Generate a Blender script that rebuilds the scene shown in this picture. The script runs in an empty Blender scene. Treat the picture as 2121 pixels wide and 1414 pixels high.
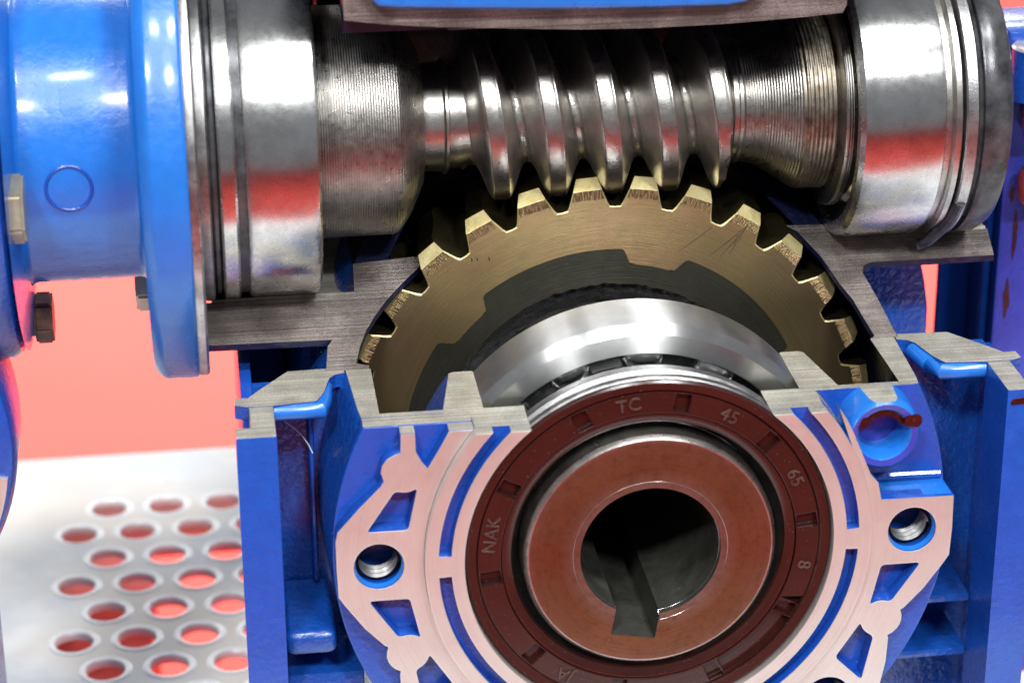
import bpy, bmesh, math, random
from mathutils import Vector, Matrix, noise
from math import sin, cos, pi, radians, sqrt, atan2, hypot
random.seed(7)
S = 0.1                       # model measured in millimetres, scene unit = 1 cm
scene = bpy.context.scene
COL = scene.collection

# ------------------------------------------------------------------ camera
cd = bpy.data.cameras.new('camera'); cam = bpy.data.objects.new('camera', cd); COL.objects.link(cam)
scene.camera = cam
cd.sensor_width = 36; cd.lens = 88.25; cd.clip_start = 1; cd.clip_end = 5000
r_ = Vector((0.99100741, -0.13369167, -0.00555399)); u_ = Vector((0.05872617, 0.39726941, 0.91582108)); f_ = Vector((0.12023122, 0.90791164, -0.40154813))
M = Matrix((r_, u_, -f_)).transposed().to_4x4(); M.translation = Vector((-74.6706, -380.494, 210.1624)) * S
cam.matrix_world = M
cd.dof.use_dof = True; cd.dof.focus_distance = 46.0; cd.dof.aperture_fstop = 0.21

# ------------------------------------------------------------------ world and lamps
w = bpy.data.worlds.new('World'); scene.world = w; w.use_nodes = True
bg = w.node_tree.nodes['Background']; bg.inputs[0].default_value = (0.50, 0.52, 0.56, 1); bg.inputs[1].default_value = 0.42
scene.view_settings.view_transform = 'Standard'; scene.view_settings.look = 'None'
scene.view_settings.exposure = 0; scene.view_settings.gamma = 1

def lamp(name, elev, az, dist, power, sx, sy, target=(0, 5, 3), col=(1, 1, 1)):
    e, a = radians(elev), radians(az)
    d = Vector((cos(e) * sin(a), -cos(e) * cos(a), sin(e)))
    ld = bpy.data.lights.new(name, 'AREA'); ld.shape = 'RECTANGLE'; ld.size = sx; ld.size_y = sy
    ld.energy = power; ld.color = col
    o = bpy.data.objects.new(name, ld); COL.objects.link(o)
    o.location = Vector(target) + d * dist
    o.rotation_euler = (-d).to_track_quat('-Z', 'Y').to_euler()
    return o
lamp('ceiling_lamp', 43, -24, 210, 0.27e6, 26, 16)
lamp('ceiling_lamp', 42, 16, 210, 0.25e6, 26, 16)
lamp('ceiling_lamp', 61, 36, 230, 0.27e6, 26, 18)
lamp('ceiling_lamp', 64, -8, 230, 0.18e6, 40, 18)
lamp('hall_lamp', 23, 188, 330, 0.14e6, 22, 60)
lamp('hall_lamp', 22, 168, 330, 0.14e6, 24, 60)
lamp('hall_lamp', 8, 154, 330, 0.10e6, 14, 40)
lamp('hall_lamp', 12, 203, 330, 0.10e6, 14, 40)
fl = lamp('carpet_fill_light', 90, 0, 430, 1.38e6, 200, 120, target=(0, 290, -60)); fl.data.spread = radians(62)  # added overhead fill with a narrow beam to brighten the carpet behind

# ------------------------------------------------------------------ node helpers
class NT:
    def __init__(s, name):
        s.m = bpy.data.materials.new(name); s.m.use_nodes = True; s.t = s.m.node_tree
        s.b = s.t.nodes['Principled BSDF']; s.pos = s.t.nodes.new('ShaderNodeNewGeometry').outputs['Position']
    def n(s, typ, ins=(), **kw):
        nd = s.t.nodes.new(typ)
        for k, v in kw.items(): setattr(nd, k, v)
        for k, v in (ins.items() if isinstance(ins, dict) else enumerate(ins)):
            if v is None: continue
            if isinstance(v, bpy.types.NodeSocket): s.t.links.new(v, nd.inputs[k])
            else: nd.inputs[k].default_value = v
        return nd
    def math(s, op, *a): return s.n('ShaderNodeMath', a, operation=op).outputs[0]
    def vmul(s, v, f): return s.n('ShaderNodeVectorMath', (v, f), operation='MULTIPLY').outputs[0]
    def noise(s, vec, scale, detail=4, rough=0.55):
        nd = s.n('ShaderNodeTexNoise', {'Vector': vec, 'Scale': scale, 'Detail': detail, 'Roughness': rough}); return nd.outputs[0]
    def ramp(s, fac, stops):
        nd = s.n('ShaderNodeValToRGB', (fac,)); cr = nd.color_ramp
        while len(cr.elements) < len(stops): cr.elements.new(0.5)
        for e, (p, c) in zip(cr.elements, stops):
            e.position = p; e.color = (c, c, c, 1) if isinstance(c, (int, float)) else (*c, 1)
        return nd.outputs[0]
    def mix(s, fac, a, b, bt='MIX'):
        nd = s.n('ShaderNodeMix', data_type='RGBA', blend_type=bt)
        for i, v in ((0, fac), (6, a), (7, b)):
            if isinstance(v, bpy.types.NodeSocket): s.t.links.new(v, nd.inputs[i])
            else: nd.inputs[i].default_value = (*v, 1) if isinstance(v, tuple) and len(v) == 3 else v
        return nd.outputs[2]
    def set(s, **kw):
        for k, v in kw.items():
            k = k.replace('_', ' ')
            if isinstance(v, bpy.types.NodeSocket): s.t.links.new(v, s.b.inputs[k])
            else: s.b.inputs[k].default_value = (*v, 1) if isinstance(v, tuple) and len(v) == 3 else v
    def bump(s, h, strength, dist=0.01, prev=None):
        nd = s.n('ShaderNodeBump', {'Height': h, 'Strength': strength, 'Distance': dist})
        if prev is not None: s.t.links.new(prev, nd.inputs['Normal'])
        s.t.links.new(nd.outputs[0], s.b.inputs['Normal']); return nd.outputs[0]
    def aniso(s, axis, v=0.8, rot=0.25):
        if not axis: return
        s.set(Anisotropic=v, Anisotropic_Rotation=rot)
        s.t.links.new(s.n('ShaderNodeTangent', direction_type='RADIAL', axis=axis).outputs[0], s.b.inputs['Tangent'])
    def rad(s, cx=0.0, cz=0.0, axis='y'):
        x, y, z = s.n('ShaderNodeSeparateXYZ', (s.pos,)).outputs
        a, b = (x, z) if axis == 'y' else (y, z)
        a = s.math('SUBTRACT', a, cx); b = s.math('SUBTRACT', b, cz)
        return s.math('SQRT', s.math('ADD', s.math('MULTIPLY', a, a), s.math('MULTIPLY', b, b)))
    def xyz(s): return s.n('ShaderNodeSeparateXYZ', (s.pos,)).outputs
    def comb(s, x, y, z): return s.n('ShaderNodeCombineXYZ', (x, y, z)).outputs[0]
    def specks(s, base, col, scale=9, thr=0.10, amt=0.5):
        v = s.n('ShaderNodeTexVoronoi', {'Vector': s.pos, 'Scale': scale, 'Randomness': 1.0}, feature='F1')
        d = s.ramp(v.outputs['Distance'], [(0.0, 1), (thr, 0)])
        rnd = s.n('ShaderNodeSeparateColor', (v.outputs['Color'],)).outputs[0]
        k = s.math('MULTIPLY', d, s.math('GREATER_THAN', rnd, 1 - amt))
        return s.mix(k, base, col)

def paint(name, col, rough=0.28, orange=0.35, peel=9.0, speck=0.35):
    m = NT(name)
    n1 = m.noise(m.pos, 2.2, 3)
    base = m.mix(m.ramp(n1, [(0.35, 0.0), (0.7, 1.0)]), tuple(c * 0.93 for c in col), tuple(min(1, c * 1.07) for c in col))
    base = m.specks(base, (0.5, 0.55, 0.6), 11, 0.07, speck)
    base = m.specks(base, (0.01, 0.008, 0.012), 7, 0.09, speck * 0.4)
    m.set(Base_Color=base, Roughness=m.ramp(m.noise(m.pos, 5, 4), [(0.3, rough * 0.8), (0.7, rough * 1.35)]), Coat_Weight=0.5, Coat_Roughness=0.14, Specular_IOR_Level=0.5)
    nb = m.bump(m.noise(m.pos, peel, 2), orange, 0.05)
    m.bump(m.noise(m.pos, 55, 3), 0.32, 0.008, nb)
    return m.m

def sawn(name, a, b, rough=0.38, kx=0.35, strength=0.8, metal=0.9, dark=0.5, wst=0.5):
    """metal cut by a saw: long lines running along x"""
    m = NT(name); v = m.vmul(m.pos, (kx * 0.1, 9.0, 9.0))
    st = m.noise(v, 2.6, 5, 0.75); fine = m.noise(m.vmul(m.pos, (6, 9, 9)), 5, 4, 0.75)
    blot = m.noise(m.pos, 1.6, 4)
    base = m.mix(m.ramp(m.math('ADD', m.math('MULTIPLY', st, wst), m.math('MULTIPLY', fine, 1 - wst)), [(0.42, 0), (0.58, 1)]), a, b)
    base = m.mix(m.ramp(blot, [(0.42, dark), (0.6, 0.0)]), base, tuple(c * 0.45 for c in a))
    base = m.specks(base, (0.95, 0.95, 0.9), 16, 0.09, 0.3)
    m.set(Base_Color=base, Metallic=metal, Roughness=m.ramp(fine, [(0.3, rough * 0.8), (0.75, rough * 1.4)]))
    nb = m.bump(st, strength * 0.6, 0.04); m.bump(fine, 0.9, 0.02, nb)
    return m.m

def steel(name, a, b, rough=0.2, metal=1.0, sx=1.5, blot=0.4, bump=0.15, speck=0.3, dark=(0.10, 0.08, 0.07), aniso=None, av=0.8, rot=0.25):
    m = NT(name); m.aniso(aniso, av, rot); n1 = m.noise(m.pos, 2.4, 5, 0.6)
    base = m.mix(m.ramp(n1, [(0.3, 0), (0.7, 1)]), a, b)
    n2 = m.noise(m.pos, 14, 5, 0.7)
    base = m.mix(m.ramp(n2, [(0.56, 0), (0.74, blot)]), base, dark)
    base = m.specks(base, (0.9, 0.9, 0.9), 14, 0.07, speck)
    m.set(Base_Color=base, Metallic=metal, Roughness=m.ramp(m.noise(m.pos, 7, 5, 0.65), [(0.3, rough * 0.88), (0.7, rough * 1.2)]))
    nb = m.bump(m.noise(m.vmul(m.pos, (sx, 1, 1)), 30, 3), bump, 0.006)
    return m.m

def ringed_x(name, a, b, rough, pitch, depth, pit=0.3):
    """turned about the worm axis: grooves that follow x only"""
    m = NT(name); x, y, z = m.xyz()
    g = m.math('SINE', m.math('MULTIPLY', x, 2 * pi / pitch))
    vx = m.noise(m.comb(x, 0.0, 0.0), 26, 4, 0.8)
    n1 = m.noise(m.pos, 3.5, 5, 0.65)
    base = m.mix(m.ramp(n1, [(0.3, 0), (0.7, 1)]), a, b)
    base = m.mix(m.ramp(vx, [(0.5, 0.0), (0.75, 0.45)]), base, tuple(c * 0.4 for c in a))
    base = m.mix(m.ramp(m.noise(m.pos, 15, 5, 0.75), [(0.56, 0), (0.7, pit)]), base, (0.05, 0.035, 0.025))
    m.set(Base_Color=base, Metallic=1.0, Roughness=m.ramp(m.noise(m.pos, 8, 4), [(0.3, rough * 0.8), (0.7, rough * 1.3)]))
    nb = m.bump(m.math('ADD', g, m.math('MULTIPLY', vx, 1.5)), 0.6, depth)
    m.bump(m.noise(m.pos, 34, 4, 0.7), 0.35, 0.012, nb)
    return m.m

def ringed_y(name, a, b, rough, scale=34, strength=0.5, metal=1.0, red_sheen=None, blot=0.3, speck=0.4, dk=0.35, aniso=None, av=0.7, hatch=False, zones=None):
    """turned about the wheel axis: fine concentric lines"""
    m = NT(name); m.aniso(aniso, av); r = m.rad(); x, y, z = m.xyz()
    vr = m.noise(m.comb(m.math('MULTIPLY', r, 1.0), m.math('MULTIPLY', x, 0.02), 0.0), scale, 4, 0.8)
    n1 = m.noise(m.pos, 0.9, 2, 0.5)
    base = m.mix(m.ramp(n1, [(0.25, 0), (0.8, 1)]), a, b)
    if red_sheen: base = m.mix(m.ramp(m.noise(m.pos, 0.5, 2), [(0.45, 0), (0.75, 0.6)]), base, red_sheen)  # reddish areas: reflected red put into the base colour
    base = m.mix(m.ramp(vr, [(0.45, 0), (0.75, dk)]), base, tuple(c * 0.35 for c in a))
    base = m.mix(m.ramp(m.noise(m.pos, 20, 5, 0.8), [(0.55, 0), (0.72, blot)]), base, tuple(c * 0.25 for c in a))
    base = m.specks(base, (0.9, 0.88, 0.8), 13, 0.06, speck)
    m.set(Base_Color=base, Metallic=metal, Roughness=m.ramp(m.noise(m.pos, 5, 5, 0.7), [(0.3, rough * 0.93), (0.7, rough * 1.1)]))
    if zones:
        zr = m.ramp(m.math('MULTIPLY', m.math('ADD', r, m.math('MULTIPLY', m.noise(m.pos, 3, 4, 0.7), 0.25)), 0.4), [(0.50, 0.0), (0.60, 0.55), (0.70, 1.0), (0.88, 0.85), (0.94, 0.3)])
        base = m.mix(zr, zones, base)
        base = m.mix(m.ramp(m.noise(m.pos, 7, 5, 0.75), [(0.48, 0), (0.72, 0.5)]), base, (0.09, 0.035, 0.018)); m.set(Base_Color=base)
    h = vr
    if hatch:
        ang = m.math('ARCTAN2', x, z)
        hn = m.noise(m.comb(m.math('MULTIPLY', ang, 60.0), m.math('MULTIPLY', r, 1.2), 0.0), 3.0, 3, 0.7)
        edge = m.ramp(m.math('SUBTRACT', r, 4.86), [(0.0, 0), (0.06, 1)])
        k = m.math('MULTIPLY', edge, m.ramp(hn, [(0.45, 0), (0.6, 1)]))
        base = m.mix(m.math('MULTIPLY', k, 0.75), base, (0.20, 0.13, 0.06)); m.set(Base_Color=base)
        h = m.math('ADD', vr, m.math('MULTIPLY', k, 2.0))
    nb = m.bump(h, strength, 0.012); m.bump(m.noise(m.pos, 40, 3), 0.2, 0.005, nb)
    return m.m

BLUE = (0.0075, 0.064, 0.37)
MAT = dict(
    blue=paint('royal_blue_paint', BLUE),
    blue_cast=paint('blue_paint_on_rough_casting', (0.006, 0.066, 0.34), 0.25, 0.8, 7.0, 0.5),
    blue_bright=paint('bright_blue_paint', (0.012, 0.15, 0.56), 0.30, 0.22, 5.0, 0.15),
    violet=paint('violet_blue_paint', (0.035, 0.045, 0.36), 0.3, 0.3),
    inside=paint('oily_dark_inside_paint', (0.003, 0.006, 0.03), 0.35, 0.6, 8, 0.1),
    cut=sawn('sawn_casting', (0.30, 0.28, 0.23), (0.72, 0.70, 0.61), 0.42, metal=0.45, dark=0.3, wst=0.45),
    cut_dim=sawn('sawn_casting_dimmed', (0.15, 0.125, 0.115), (0.42, 0.37, 0.34), 0.42, 0.25, 0.9),  # same casting, colour browned and darkened for the dim red it reflects
    machined=ringed_y('machined_aluminium', (0.74, 0.66, 0.62), (0.84, 0.78, 0.74), 0.42, 22, 0.45, 0.85, blot=0.1, dk=0.12),
    steel=steel('ground_steel', (0.50, 0.50, 0.49), (0.72, 0.72, 0.70), 0.17, blot=0.25),
    ring=steel('polished_bearing_steel', (0.60, 0.61, 0.60), (0.78, 0.79, 0.78), 0.19, blot=0.15),
    ring_y=steel('ground_ring_steel', (0.66, 0.67, 0.66), (0.80, 0.81, 0.80), 0.34, blot=0.04, bump=0.02, aniso='Y', av=1.0),
    ring_x=steel('ground_race_steel', (0.58, 0.58, 0.57), (0.76, 0.77, 0.76), 0.27, blot=0.2, aniso='X', av=0.8),
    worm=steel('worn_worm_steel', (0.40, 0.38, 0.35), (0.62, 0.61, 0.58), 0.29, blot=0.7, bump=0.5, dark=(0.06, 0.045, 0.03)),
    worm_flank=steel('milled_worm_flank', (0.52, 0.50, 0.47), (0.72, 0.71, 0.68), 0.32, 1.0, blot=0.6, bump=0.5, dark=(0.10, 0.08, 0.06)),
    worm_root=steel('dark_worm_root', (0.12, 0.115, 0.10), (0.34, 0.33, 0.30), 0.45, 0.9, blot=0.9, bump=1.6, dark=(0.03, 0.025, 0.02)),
    grey_spot=steel('spotted_grey_steel', (0.28, 0.28, 0.29), (0.62, 0.62, 0.61), 0.34, blot=0.9, bump=0.8, dark=(0.06, 0.06, 0.06)),
    turned=ringed_x('turned_shaft_steel', (0.30, 0.285, 0.26), (0.48, 0.46, 0.43), 0.31, 0.046, 0.006, 0.5),
    turned_rough=ringed_x('rough_turned_steel', (0.16, 0.13, 0.09), (0.42, 0.38, 0.32), 0.34, 0.082, 0.012, 0.9),
    bronze=ringed_y('turned_bronze', (0.56, 0.41, 0.195), (0.64, 0.48, 0.25), 0.36, 36, 0.6, 0.92, red_sheen=(0.74, 0.42, 0.25), blot=0.15, aniso='Y', av=0.75, hatch=True),
    bronze_tip=steel('bronze_tooth_bevel', (0.42, 0.34, 0.13), (0.70, 0.62, 0.33), 0.42, 0.6, blot=0.5, bump=0.9, dark=(0.25, 0.17, 0.05)),
    bronze_dark=steel('shaded_oily_bronze_flank', (0.022, 0.018, 0.008), (0.06, 0.048, 0.02), 0.35, 0.7, blot=0.5),  # oil and the shade of the tooth gaps, both put into the colour
    bronze_land=steel('shaded_olive_bronze_land', (0.07, 0.06, 0.025), (0.16, 0.135, 0.06), 0.34, blot=0.4),  # olive bronze, darkened for the shadow behind the tooth bevels
    iron=ringed_y('oiled_iron_hub', (0.085, 0.085, 0.066), (0.125, 0.12, 0.095), 0.36, 30, 0.7, 0.85, blot=0.5, aniso='Y', av=0.6),
    hub=ringed_y('rust_tinted_shaft_end', (0.17, 0.066, 0.030), (0.23, 0.095, 0.048), 0.34, 14, 0.3, 0.85, blot=0.2, dk=0.25, aniso='Y', av=0.5, zones=(0.24, 0.155, 0.135)),
    seal=ringed_y('brown_seal_rubber', (0.026, 0.0065, 0.0048), (0.040, 0.009, 0.007), 0.20, 10, 0.15, 0.0, blot=0.2, dk=0.2, speck=0.8),
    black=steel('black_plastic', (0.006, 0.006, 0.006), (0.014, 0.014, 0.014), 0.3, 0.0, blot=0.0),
    cap=steel('dark_grey_cap', (0.020, 0.021, 0.024), (0.11, 0.115, 0.125), 0.22, 0.35, blot=0.6, bump=0.5),
    bolt_tan=steel('tan_zinc_bolt', (0.42, 0.38, 0.26), (0.66, 0.62, 0.48), 0.36, 0.8, blot=0.6),
    bolt_dark=steel('dark_rusty_bolt', (0.05, 0.03, 0.025), (0.20, 0.10, 0.07), 0.4, 0.7, blot=0.6),
    thread=steel('tapped_hole_steel', (0.16, 0.16, 0.16), (0.30, 0.30, 0.30), 0.42, 0.6, blot=0.3),
    rim=steel('bright_pressed_rim', (0.80, 0.81, 0.82), (0.90, 0.90, 0.90), 0.4, 0.15, blot=0.0),
    shaded_blue=paint('shaded_blue_paint', (0.003, 0.022, 0.13), 0.65, 0.2, 7, 0.0),  # housing blue darkened for the shade beside the end cap
    bore=steel('dull_bore_steel', (0.028, 0.028, 0.024), (0.06, 0.06, 0.052), 0.40, 0.25, blot=0.4),
    red_chip=steel('dark_red_primer', (0.018, 0.001, 0.0015), (0.05, 0.002, 0.003), 0.3, 0.0, blot=0.4),
    scratch=steel('dark_marker', (0.03, 0.015, 0.01), (0.05, 0.03, 0.02), 0.6, 0.0),
    lint=steel('white_lint', (0.7, 0.7, 0.7), (0.8, 0.8, 0.8), 0.7, 0.0),
)
rt = MAT['ring_y'].node_tree; rb = rt.nodes['Principled BSDF']
for l_ in list(rb.inputs['Roughness'].links): rt.links.remove(l_)
rb.inputs['Roughness'].default_value = 0.33
MAT['shaded_blue'].node_tree.nodes['Principled BSDF'].inputs['Coat Weight'].default_value = 0.0
MAT['shaded_blue'].node_tree.nodes['Principled BSDF'].inputs['Specular IOR Level'].default_value = 0.02
# rough black casting inside the hub
m = NT('rough_black_casting'); hn = m.noise(m.pos, 9, 5, 0.75)
m.set(Base_Color=m.mix(m.ramp(hn, [(0.4, 0), (0.7, 1)]), (0.006, 0.006, 0.006), (0.05, 0.05, 0.05)), Roughness=0.3, Specular_IOR_Level=0.7)
m.bump(hn, 1.0, 0.25); MAT['cast'] = m.m
# galvanised plate
m = NT('galvanised_plate'); n1 = m.noise(m.pos, 0.35, 4); n2 = m.noise(m.pos, 0.18, 3)
b = m.mix(m.ramp(n1, [(0.4, 0), (0.6, 1)]), (0.62, 0.65, 0.68), (0.82, 0.82, 0.80))
b = m.mix(m.ramp(n2, [(0.5, 0), (0.62, 0.5)]), b, (0.74, 0.60, 0.48))
m.set(Base_Color=b, Metallic=0.0, Roughness=0.45); m.bump(m.noise(m.pos, 3, 4), 0.3, 0.03); MAT['plate'] = m.m
# carpet
m = NT('red_carpet'); n1 = m.noise(m.pos, 0.05, 3); n2 = m.noise(m.pos, 3.0, 3)
b = m.mix(n1, (0.72, 0.072, 0.060), (0.78, 0.082, 0.068)); b = m.mix(m.ramp(n2, [(0.3, 0.25), (0.7, 0)]), b, (0.5, 0.05, 0.04))
m.set(Base_Color=b, Roughness=0.9, Specular_IOR_Level=0.1); m.bump(n2, 0.5, 0.3); MAT['carpet'] = m.m
m = NT('red_block_paint'); m.set(Base_Color=(0.80, 0.09, 0.07), Roughness=0.5); MAT['redblock'] = m.m

# ------------------------------------------------------------------ object helpers
def thing(name, label, cat, loc=(0, 0, 0), group=None):
    o = bpy.data.objects.new(name, None); COL.objects.link(o); o.location = Vector(loc) * S
    o.empty_display_size = 0.5
    o['label'] = label; o['category'] = cat
    if group: o['group'] = group
    return o
def link(name, me, parent=None, mats=None, sharp=32, stuff=False, label=None):
    if mats:
        for k in mats: me.materials.append(MAT[k])
    me.polygons.foreach_set('use_smooth', [True] * len(me.polygons))
    try: me.set_sharp_from_angle(angle=radians(sharp))
    except Exception: pass
    o = bpy.data.objects.new(name, me); COL.objects.link(o)
    if parent is not None:
        o.parent = parent
        base = parent
        loc = Vector((0, 0, 0))
        while base is not None:
            loc += base.location; base = base.parent
        me.transform(Matrix.Translation(-loc))
    if stuff: o['kind'] = 'stuff'
    if label: o['label'] = label
    return o
def rnd(pts, r=0.5, n=3):
    """round the corners of a polygon"""
    out = []; N = len(pts)
    for i in range(N):
        p = Vector(pts[i]); a = Vector(pts[i - 1]); b = Vector(pts[(i + 1) % N])
        da, db = a - p, b - p; la, lb = da.length, db.length
        if la < 1e-6 or lb < 1e-6: continue
        k = min(r, la * 0.45, lb * 0.45); p0 = p + da / la * k; p1 = p + db / lb * k
        for j in range(n + 1):
            t = j / n; q = p0 * (1 - t) ** 2 + p * 2 * t * (1 - t) + p1 * t * t; out.append((q.x, q.y))
    return out
def circ(r, n=64, cx=0, cz=0, ph=0): return [(cx + r * cos(ph + 2 * pi * i / n), cz + r * sin(ph + 2 * pi * i / n)) for i in range(n)]
def prism_mesh(polys, a, b, axis='y', bevel=0.0, res=1):
    """polys (outer first, holes after) in the XZ (axis y), XY (axis z) or YZ (axis x) plane, filled from a to b; mm"""
    cu = bpy.data.curves.new('c', 'CURVE'); cu.dimensions = '2D'; cu.fill_mode = 'BOTH'
    cu.extrude = (b - a) / 2 * S - bevel * S; cu.bevel_depth = bevel * S; cu.bevel_resolution = res; cu.offset = -bevel * S
    for p in polys:
        sp = cu.splines.new('POLY'); sp.points.add(len(p) - 1); sp.use_cyclic_u = True
        for i, (x, z) in enumerate(p): sp.points[i].co = (x * S, z * S, 0, 1)
    o = bpy.data.objects.new('c', cu)
    me = bpy.data.meshes.new_from_object(o)
    bpy.data.objects.remove(o); bpy.data.curves.remove(cu)
    mid = (a + b) / 2 * S
    if axis == 'y': T = Matrix(((1, 0, 0, 0), (0, 0, -1, mid), (0, 1, 0, 0), (0, 0, 0, 1)))
    elif axis == 'z': T = Matrix.Translation((0, 0, mid))
    else: T = Matrix(((0, 0, 1, mid), (1, 0, 0, 0), (0, 1, 0, 0), (0, 0, 0, 1)))
    me.transform(T); me.update()
    return me
def assign(me, fn):
    for p in me.polygons: p.material_index = fn(p.normal, p.center)
def prism(name, polys, a, b, axis, mats, parent, bevel=0.0, fn=None, res=1, sharp=32, **kw):
    me = prism_mesh(polys, a, b, axis, bevel, res)
    o = link(name, me, None, mats, sharp)
    if fn: assign(me, fn)
    if parent is not None: reparent(o, parent)
    for k, v in kw.items(): o[k] = v
    return o
def reparent(o, parent):
    loc = Vector((0, 0, 0)); q = parent
    while q is not None: loc += q.location; q = q.parent
    o.parent = parent; o.data.transform(Matrix.Translation(-loc))
def frombm(name, bm, mats, parent, fn=None, sharp=32, **kw):
    me = bpy.data.meshes.new(name); bmesh.ops.recalc_face_normals(bm, faces=bm.faces[:]); bm.to_mesh(me); bm.free()
    o = link(name, me, None, mats, sharp)
    if fn: assign(me, fn)
    if parent is not None: reparent(o, parent)
    for k, v in kw.items(): o[k] = v
    return o
def lathe_bm(prof, axis='y', c=(0, 0), seg=96, a0=0.0, a1=2 * pi, closed=True, jit=0):
    """prof: list of (radius, t) ; axis y: centre (x,z); axis x: centre (y,z). mm"""
    bm = bmesh.new(); full = abs(a1 - a0 - 2 * pi) < 1e-6; n = seg if full else seg + 1; rows = []
    for i in range(n):
        a = a0 + (a1 - a0) * i / seg; row = []
        for r, t in prof:
            rr = r + (noise.noise(Vector((r * .5 * cos(a), r * .5 * sin(a), t))) * jit if jit else 0)
            u, v = c[0] + rr * cos(a), c[1] + rr * sin(a)
            co = (u, t, v) if axis == 'y' else (t, u, v)
            row.append(bm.verts.new(Vector(co) * S))
        rows.append(row)
    m_ = len(prof); rng = range(m_) if closed else range(m_ - 1)
    for i in range(n if full else n - 1):
        A, B = rows[i], rows[(i + 1) % n]
        for j in rng:
            k = (j + 1) % m_
            bm.faces.new((A[j], A[k], B[k], B[j]))
    if not full and closed:
        bm.faces.new(rows[0]); bm.faces.new(rows[-1][::-1])
    return bm
def clip(bm, co, no):
    """keep the side against the normal"""
    g = bmesh.ops.bisect_plane(bm, geom=bm.verts[:] + bm.edges[:] + bm.faces[:], plane_co=Vector(co) * S, plane_no=Vector(no), clear_outer=True)
    ed = [e for e in g['geom_cut'] if isinstance(e, bmesh.types.BMEdge)]
    ed = [e for e in ed if e.is_valid and len(e.link_faces) == 1]
    if ed: bmesh.ops.triangle_fill(bm, edges=ed, use_beauty=True)
def lathe(name, prof, axis, c, mats, parent, seg=96, clips=(), a0=0.0, a1=2 * pi, closed=True, fn=None, sharp=32, jit=0, **kw):
    bm = lathe_bm(prof, axis, c, seg, a0, a1, closed, jit)
    for co, no in clips: clip(bm, co, no)
    return frombm(name, bm, mats, parent, fn, sharp, **kw)
def box_bm(bm, x0, x1, y0, y1, z0, z1):
    g = bmesh.ops.create_cube(bm, size=1)
    for v in g['verts']: v.co = Vector(((x0 + x1) / 2 + v.co.x * (x1 - x0), (y0 + y1) / 2 + v.co.y * (y1 - y0), (z0 + z1) / 2 + v.co.z * (z1 - z0))) * S
def box(name, b6, mats, parent, bev=0.5, fn=None, seg=2, **kw):
    bm = bmesh.new(); box_bm(bm, *b6)
    if bev: bmesh.ops.bevel(bm, geom=bm.edges[:], offset=bev * S, segments=seg, affect='EDGES', profile=0.5)
    return frombm(name, bm, mats, parent, fn, **kw)
def tube(name, pts, r, mats, parent, n=6, taper=False, **kw):
    bm = bmesh.new(); P = [Vector(p) * S for p in pts]; rows = []
    for i, p in enumerate(P):
        d = (P[min(i + 1, len(P) - 1)] - P[max(i - 1, 0)]).normalized()
        s_ = d.cross(Vector((0.3, -1, 0.2))).normalized(); t_ = d.cross(s_)
        k = r * S * (1 if not taper else max(0.15, sin(pi * (i + .4) / (len(P) - .2))))
        rows.append([bm.verts.new(p + (s_ * cos(2 * pi * j / n) + t_ * sin(2 * pi * j / n)) * k) for j in range(n)])
    for i in range(len(rows) - 1):
        for j in range(n): bm.faces.new((rows[i][j], rows[i][(j + 1) % n], rows[i + 1][(j + 1) % n], rows[i + 1][j]))
    bm.faces.new(rows[0]); bm.faces.new(rows[-1][::-1])
    return frombm(name, bm, mats, parent, **kw)
def copyto(o, dx, rot=None, parent=None):
    c = o.copy(); COL.objects.link(c); c.parent = parent if parent is not None else o.parent
    if dx is not None: c.location = o.location + Vector(dx) * S
    return c

ZC, YC = 25.14, 29.6          # level of the horizontal saw cut, depth of the upright saw cut
AY, AZ = 56.06, 63.0          # worm axis
def topcut(nrm, c): return 1 if (nrm.z > 0.97 and abs(c.z - ZC * S) < 0.02) else 0

# ================================================================== ground and table
floor = prism('carpet_floor', [[(-9000, -4600), (9000, -4600), (9000, 12000), (-9000, 12000)]], -905, -900, 'z', ['carpet'], None); floor['kind'] = 'structure'

plate = thing('perforated_plate', 'pale galvanised metal table top with rows of round holes under the gearbox', 'metal plate', (0, 0, -80))
holes = []
for r in range(-9, 6):
    y = 121.8 + r * 13.05
    off = 0 if (r % 2 == 0) else 7.2
    for k in range(15):
        x = -108.6 + off + k * 14.15
        if r == 5 and off == 0: pass
        holes.append(circ(4.35, 28, x + (r * 0.0), y))
prism('plate_sheet', [[(-420, -95), (260, -95), (260, 218), (-420, 218)]] + holes, -82, -80, 'z', ['plate'], plate, bevel=0.35, res=2)
rimme = None
for hp in holes:
    hx = sum(p[0] for p in hp) / len(hp); hy = sum(p[1] for p in hp) / len(hp)
    if rimme is None:
        o = lathe('hole_rim', [(4.25, -81), (4.25, -80.15), (4.5, -79.85), (5.0, -79.74), (5.5, -79.8), (6.0, -79.98)], 'y', (0, 0), ['rim'], None, 28, closed=False)
        rimme = o.data; rimme.transform(Matrix(((1, 0, 0, 0), (0, 0, 1, 0), (0, 1, 0, 0), (0, 0, 0, 1)))); rimme.transform(Matrix.Translation((0, 0, 8.0))); rimme.flip_normals()
    else:
        o = bpy.data.objects.new('hole_rim', rimme); COL.objects.link(o)
    o.parent = plate; o.location = Vector((hx, hy, 0)) * S
frame = thing('hole_shade_blocks', 'added red blocks below the perforated metal plate, dark red through its holes', 'added shade block', (0, 0, -150))  # added blocks that make the view through the plate holes dark red
box('side_block', (-420, -92, -90, 206, -190, -100), ['redblock'], frame, 1)
box('rear_block', (-420, 260, 207, 250, -105.5, -100.2), ['redblock'], frame, 1)

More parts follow.
